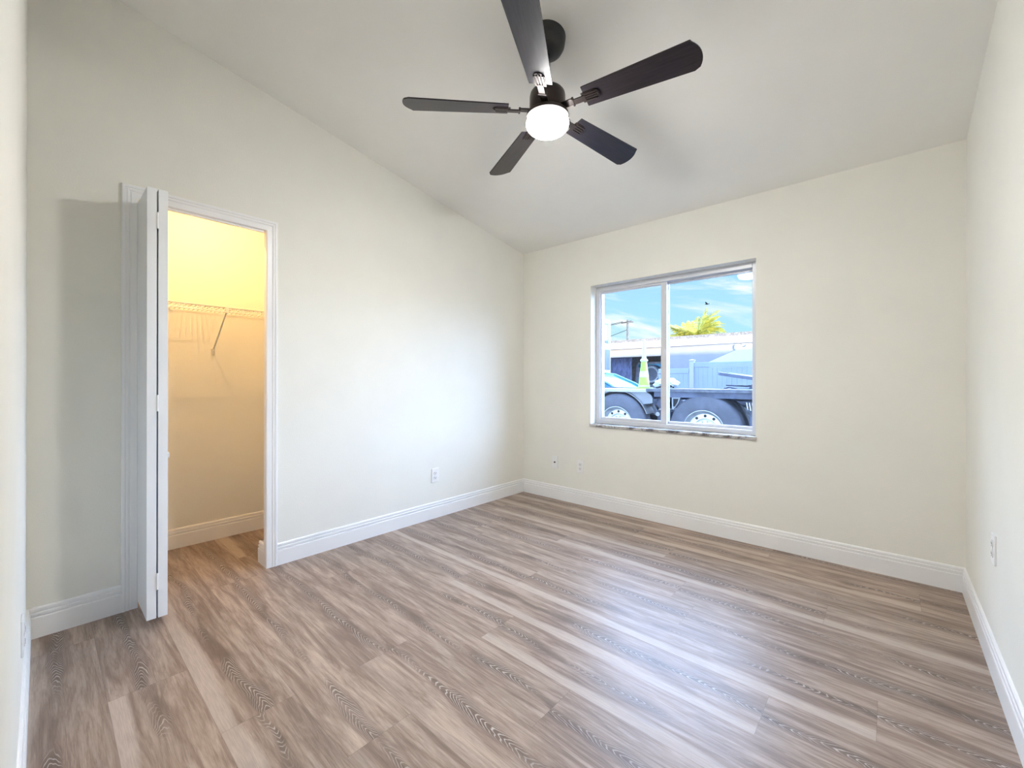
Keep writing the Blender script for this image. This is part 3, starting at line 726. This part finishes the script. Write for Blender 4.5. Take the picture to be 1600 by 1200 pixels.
# ------------------------------------------------------------------ white truck cab beyond the car
cab = thing('truck_cab', 'tall white truck cab with rear window rising beyond the blue car', 'truck', (-5.3, 9.3, GZ))
c0 = Vector(cab.location)
bm = BM(); bm_prism(bm, [(-1.5, 0.55), (-1.62, 1.5), (-1.25, 2.5), (-0.9, 3.30), (1.02, 3.34), (1.06, 3.25), (1.06, 0.55)], 'y', -1.25, 0.35); obj('cab_body', bm, white_o, cab, bevel=0.05)
bm = BM(); bm_prism(bm, [(-1.0, 3.30), (-0.3, 4.05), (0.60, 4.30), (0.84, 4.28), (0.88, 3.30)], 'y', -1.15, 0.27); obj('roof_fairing', bm, white_o, cab, bevel=0.04)
bm = BM(); bm_box(bm, 1.052, 1.068, -1.05, 0.17, 2.50, 3.18); obj('rear_window_frame', bm, mat('grey rubber seal', (0.12, 0.14, 0.2), 0.6), cab, bevel=0.004)
bm = BM(); bm_box(bm, 1.060, 1.074, -0.97, 0.09, 2.58, 3.10); obj('rear_window', bm, mat('pale sky tinted glass', (0.10, 0.20, 0.30), 0.15, 0.1, var=0.1), cab)
bm = BM(); bm_box(bm, 1.058, 1.072, -1.15, 0.27, 1.62, 2.30); obj('rear_panel', bm, mat('lavender grey panel', (0.16, 0.18, 0.27), 0.5, var=0.08), cab, bevel=0.01)
bm = BM(); bm_box(bm, -1.6, 3.2, -1.0, -0.85, 0.55, 0.8); obj('frame_rail', bm, frame_m, cab)
bm = BM(); bm_box(bm, -1.6, 3.2, -0.05, 0.1, 0.55, 0.8); obj('frame_rail', bm, frame_m, cab)
for x in (-0.9, 2.2):
    for y in (-1.25, 0.05):
        bm = BM(); bm_lathe(bm, [(0, 0.0), (0.2, 0.0), (0.28, 0.02), (0.48, 0.0), (0.515, -0.04), (0.515, -0.25), (0.46, -0.28), (0, -0.28)], 40, Matrix.Translation((x, y, 0.515)) @ Matrix.Rotation(PI/2, 4, 'X'))
        obj('wheel', bm, rubber_m, cab, smooth=True)

# ------------------------------------------------------------------ neighbour's house with carport
HY = 13.3
hs = thing('house', 'low white house with flat roof and open carport behind the trucks', 'house', (-4, HY, GZ))
def hp(name, bm, m, bevel=0.0):
    bmesh.ops.translate(bm, verts=bm.verts, vec=-Vector(hs.location)); return obj(name, bm, m, hs, bevel=bevel)
bm = BM(); bm_box(bm, -12, 3.5, HY+0.0, HY+8, 2.74, 2.78)
hp('roof_deck', bm, white_o)
gravel_m = mat('pale roof gravel', (0.30, 0.27, 0.25), 0.95, var=0.35, vscale=22, bump=0.6)
bm = BM(); bm_box(bm, -12, 3.5, HY-0.02, HY+8, 2.775, 2.895); hp('roof_gravel_edge', bm, gravel_m)
bm = BM(); bm_box(bm, -12, 3.5, HY-0.04, HY+0.0, 2.625, 2.775); hp('fascia', bm, mat('pinkish white fascia', (0.66, 0.58, 0.57), 0.6, var=0.04))
bm = BM(); bm_box(bm, -12, 3.5, HY-0.13, HY-0.04, 2.50, 2.612); hp('gutter', bm, white_o, bevel=0.01)
bm = BM(); bm_box(bm, -12, -3.75, HY+0.02, HY+0.22, 2.16, 2.745); hp('carport_header', bm, mat('beige painted beam', (0.50, 0.45, 0.42), 0.8, var=0.05))
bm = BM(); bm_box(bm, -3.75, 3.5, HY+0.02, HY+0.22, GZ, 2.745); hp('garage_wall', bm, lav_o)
bm = BM(); bm_box(bm, -9.4, -9.1, HY+0.02, HY+0.22, GZ, 2.16); hp('carport_post', bm, white_o)
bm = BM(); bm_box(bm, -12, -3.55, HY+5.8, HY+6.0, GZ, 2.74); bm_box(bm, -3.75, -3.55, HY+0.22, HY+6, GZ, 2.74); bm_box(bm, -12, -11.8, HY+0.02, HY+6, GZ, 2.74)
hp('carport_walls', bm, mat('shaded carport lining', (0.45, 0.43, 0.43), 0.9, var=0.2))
# twin floodlight under the eave
for dx in (-0.16, 0.16):
    bm = BM(); bm_lathe(bm, [(0, -0.10), (0.05, -0.10), (0.07, -0.02), (0.13, 0.06), (0.13, 0.09), (0, 0.09)], 24, Matrix.Translation((-0.98+dx, HY-0.09, 2.36)) @ Matrix.Rotation(PI/2+0.3, 4, 'X') @ Matrix.Rotation(dx*2, 4, 'Y')); hp('floodlight', bm, white_o)
bm = BM(); bm_box(bm, -1.08, -0.88, HY-0.03, HY+0.02, 2.38, 2.48); hp('floodlight_base', bm, white_o)
# dark off-road vehicle in the carport, seen from behind, spare wheel on its tail
jp = thing('off_road_vehicle', 'dark off-road vehicle backed into the carport with spare wheel on its tail', 'car', (-4.78, HY+0.95, GZ))
bm = BM(); bm_prism(bm, [(-0.78, 0.45), (0.86, 0.45), (0.88, 1.15), (0.80, 1.98), (0.70, 2.08), (-0.62, 2.08), (-0.72, 1.98), (-0.80, 1.15)], 'y', 0.0, 3.6); obj('body', bm, jeep_m, jp, bevel=0.03)
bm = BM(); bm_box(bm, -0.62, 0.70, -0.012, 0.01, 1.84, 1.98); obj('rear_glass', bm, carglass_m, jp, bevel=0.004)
mt = Matrix.Translation((0.05, -0.02, 1.53)) @ Matrix.Rotation(PI/2, 4, 'X')
bm = BM(); bm_lathe(bm, [(0.0, 0.0), (0.40, 0.0), (0.405, 0.04), (0.405, 0.17), (0.38, 0.20), (0.33, 0.205), (0.0, 0.10)], 56, mt); sp_ = obj('spare_tyre', bm, rubber_m, jp, smooth=True)
for i in range(26):
    bm = BM(); a = 2*PI*i/26; bm_lathe(bm, [(0.031, 0.19), (0.036, 0.215), (0.024, 0.235), (0, 0.238)], 10, mt @ Matrix.Translation((0.325*math.cos(a), 0.325*math.sin(a), 0)))
    obj('stud', bm, white_o, sp_, smooth=True)
bm = BM(); bm_lathe(bm, [(0.275, 0.15), (0.275, 0.205), (0.300, 0.205), (0.300, 0.15)], 48, mt, cap=False)
obj('rim_band', bm, white_o, sp_, smooth=True)
bm = BM(); bm_box(bm, 0.62, 0.80, -0.03, 0.01, 1.08, 1.42); obj('tail_lamp', bm, silver_m, jp, bevel=0.01)
bm = BM(); bm_box(bm, -0.74, -0.58, -0.03, 0.01, 1.08, 1.42); obj('tail_lamp', bm, silver_m, jp, bevel=0.01)
bm = BM(); bm_box(bm, 0.55, 0.95, -0.16, 0.0, 1.62, 1.82); obj('side_mirror', bm, white_o, jp, bevel=0.04)
bm = BM(); bm_box(bm, -0.82, 0.90, -0.16, 0.05, 0.50, 0.68); obj('bumper', bm, black_m, jp, bevel=0.02)
for x in (-0.78, 0.62):
    for y in (0.55, 2.9):
        bm = BM(); bm_lathe(bm, [(0, 0), (0.35, 0), (0.38, 0.03), (0.38, 0.21), (0.35, 0.24), (0, 0.24)], 40, Matrix.Translation((x, y, 0.38)) @ Matrix.Rotation(PI/2, 4, 'Y')); obj('wheel', bm, rubber_m, jp, smooth=True)
# hanging tarpaulin in the carport
bm = BM(); cols, rows = 60, 10; g_ = []
for i in range(cols+1):
    x = -6.95+1.45*i/cols
    g_.append([bm.verts.new((x, HY+0.55+0.05*math.sin(x*23+0.5*math.sin(j))+0.02*math.sin(x*51+j), 2.155-1.30*j/rows)) for j in range(rows+1)])
for a, b in zip(g_, g_[1:]):
    for j in range(rows): bm.faces.new((a[j], b[j], b[j+1], a[j+1]))
bmesh.ops.solidify(bm, geom=bm.faces[:], thickness=0.01)
tarp = obj('tarpaulin', bm, curtain_m, smooth=True); tag(tarp, 'blue-grey tarpaulin hanging in folds in the carport beside the white truck cab', 'tarpaulin')
# ------------------------------------------------------------------ white vinyl fence and added sunlit patch in front of the garage wall
FYY = 12.1
fe = thing('fence', 'white vinyl panel fence with a thick post in front of the garage wall', 'fence', (-1, FYY, GZ))
def fp(name, bm, m=fence_m, bevel=0.0): bmesh.ops.translate(bm, verts=bm.verts, vec=-Vector(fe.location)); return obj(name, bm, m, fe, bevel=bevel)
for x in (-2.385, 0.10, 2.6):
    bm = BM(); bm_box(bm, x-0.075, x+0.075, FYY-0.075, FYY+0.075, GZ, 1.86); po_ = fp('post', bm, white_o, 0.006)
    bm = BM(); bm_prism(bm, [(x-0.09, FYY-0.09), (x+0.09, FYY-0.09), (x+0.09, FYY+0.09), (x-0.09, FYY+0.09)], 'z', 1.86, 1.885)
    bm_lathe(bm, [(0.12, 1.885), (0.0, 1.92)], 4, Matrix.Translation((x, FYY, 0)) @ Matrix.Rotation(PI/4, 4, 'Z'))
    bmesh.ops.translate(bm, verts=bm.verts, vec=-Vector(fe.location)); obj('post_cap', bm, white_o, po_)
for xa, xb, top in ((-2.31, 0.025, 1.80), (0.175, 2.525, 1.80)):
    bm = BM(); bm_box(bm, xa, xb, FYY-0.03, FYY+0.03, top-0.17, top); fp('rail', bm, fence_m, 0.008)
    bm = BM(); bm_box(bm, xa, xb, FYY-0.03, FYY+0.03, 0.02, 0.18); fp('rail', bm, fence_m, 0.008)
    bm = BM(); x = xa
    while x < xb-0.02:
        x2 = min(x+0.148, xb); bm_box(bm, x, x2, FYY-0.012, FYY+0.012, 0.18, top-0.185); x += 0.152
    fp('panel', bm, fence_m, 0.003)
gt = thing('gate', 'white vinyl gate leaf lower than the fence, between carport and thick post', 'gate', (-3.0, FYY, GZ))
def gp_(name, bm, m=fence_m, bevel=0.0): bmesh.ops.translate(bm, verts=bm.verts, vec=-Vector(gt.location)); return obj(name, bm, m, gt, bevel=bevel)
for za, zb_ in ((1.42, 1.60), (GZ+0.05, 0.12)):
    bm = BM(); bm_box(bm, -3.60, -2.49, FYY-0.03, FYY+0.03, za, zb_); gp_('gate_rail', bm, fence_m, 0.008)
bm = BM(); x = -3.60
while x < -2.51: bm_box(bm, x, min(x+0.148, -2.49), FYY-0.012, FYY+0.012, 0.12, 1.405); x += 0.152
gp_('gate_panel', bm, fence_m, 0.003)
sun_slab = thing('sunlit_patch', 'white slab added as a sunlit patch of the garage wall behind the fence', 'sunlit_patch', (-0.9, 12.75, GZ))
bm = BM(); bm_prism(bm, [(-1.05, 0), (1.6, 0), (1.6, 2.42), (0.05, 2.40), (-1.05, 1.92)], 'y', -0.25, 0.35); obj('sunlit_slab', bm, mat('sunlit wall white', (0.80, 0.79, 0.76), 0.5, var=0.03), sun_slab, bevel=0.01)  # white slab added in place of sunlight falling on the garage wall

# ------------------------------------------------------------------ palm behind the house
frond_m = mat('sunlit palm frond', (0.40, 0.38, 0.07), 0.55, var=0.4, vscale=2.5)
trunk_m = mat('palm trunk', (0.22, 0.17, 0.12), 0.9, var=0.3, stretch=(1, 1, 8), bump=0.5)
pm = thing('palm_tree', 'bushy yellow-green palm rising behind the house roof', 'tree', (-6.12, 24.2, GZ))
PH = 3.95
bm = BM(); bm_tube(bm, [(0.02*math.sin(i), 0.02*math.cos(i*1.3), PH*i/10) for i in range(11)], [0.19-0.005*i for i in range(11)], 14); obj('trunk', bm, trunk_m, pm, smooth=True)
def frond_bm(L, droop, fan_):
    bm = BM(); pts = []
    for i in range(11):
        t = i/10; pts.append(Vector((L*t*(1-0.25*droop*t), 0, L*(0.35*t - droop*t*t))))
    bm_tube(bm, pts, [0.022*(1-0.8*i/10) for i in range(11)], 5)
    for i in range(26):
        t = 0.14+0.86*i/25; k = min(9, int(t*10)); f = t*10-k; p = pts[k].lerp(pts[k+1], f)
        ln = L*0.30*math.sin(PI*min(1, 0.18+0.80*t))+0.06
        for s in (-1, 1):
            d = Vector((0.55+0.2*random.random(), s*(0.75+0.2*random.random()), -0.10-0.35*random.random())).normalized()
            w = Vector((0, 0, 0.0)) + Vector((0.013, 0, 0.006))
            a = bm.verts.new(p-w); b = bm.verts.new(p+w); m_ = p+d*ln*0.6; c = bm.verts.new(m_+w*1.2+Vector((0, 0, 0.01))); e_ = bm.verts.new(p+d*ln-Vector((0, 0, 0.12*ln))); g2 = bm.verts.new(m_-w*1.2)
            bm.faces.new((a, b, c, e_, g2))
    return bm
protos = [frond_bm(2.15, 0.45, 0), frond_bm(2.1, 0.80, 0), frond_bm(1.75, 0.10, 0)]
po_objs = []
for i in range(84):
    kind = i % 3
    if i < 3: o = obj('frond', protos[i], frond_m, pm); po_objs.append(o)
    else: o = po_objs[kind].copy(); COL.objects.link(o); o.parent = pm
    pitch = -math.asin(max(-1, min(1, -0.30+1.25*((i*0.618034) % 1.0))))+(0.15, 0.25, 0.0)[kind]; sc_ = random.uniform(0.8, 1.1)
    o.matrix_local = Matrix.Translation((0, 0, PH)) @ Matrix.Rotation(i*2.39996+random.uniform(-0.2, 0.2), 4, 'Z') @ Matrix.Rotation(pitch, 4, 'Y') @ Matrix.Scale(sc_, 4)

# ------------------------------------------------------------------ utility pole, wires and a bird in the sky
wood_m = mat('weathered pole wood', (0.20, 0.19, 0.19), 0.9, var=0.2)
up = thing('utility_pole', 'thin utility pole with wires above the house roof', 'utility pole', (-13.72, 30, GZ))
bm = BM(); bm_tube(bm, [(0, 0, 0), (0, 0, 6.45)], [0.13, 0.09], 12); obj('pole', bm, wood_m, up, smooth=True)
bm = BM(); bm_box(bm, -0.55, 0.55, -0.15, -0.05, 6.18, 6.28); obj('crossarm', bm, wood_m, up)
for (za, zb_, xo) in ((6.33, 6.0, -0.4), (6.33, 6.1, 0.4), (5.6, 4.1, 0.0)):
    bm = BM(); bm_tube(bm, [(xo - 7*t, -0.1-1.0*t, za+(zb_-za)*t-0.25*math.sin(PI*t)) for t in [i/12 for i in range(13)]], 0.022, 6); obj('wire', bm, black_m, up, smooth=True)
bd = thing('bird', 'tiny dark bird flying above the palm', 'bird', (-8.84, 35, 7.80))
bm = BM(); bm_lathe(bm, [(0, -0.20), (0.03, -0.16), (0.055, -0.05), (0.05, 0.06), (0.03, 0.13), (0.035, 0.16), (0.02, 0.20), (0, 0.23)], 12, Matrix.Rotation(PI/2, 4, 'Y')); obj('body', bm, black_m, bd, smooth=True)
for s in (-1, 1):
    bm = BM(); bm_prism(bm, [(-0.06, 0), (0.08, 0), (0.06, s*0.20), (-0.04, s*0.42), (-0.10, s*0.22)], 'z', -0.004, 0.006, Matrix.Rotation(s*0.35, 4, 'X')); obj('wing', bm, black_m, bd)
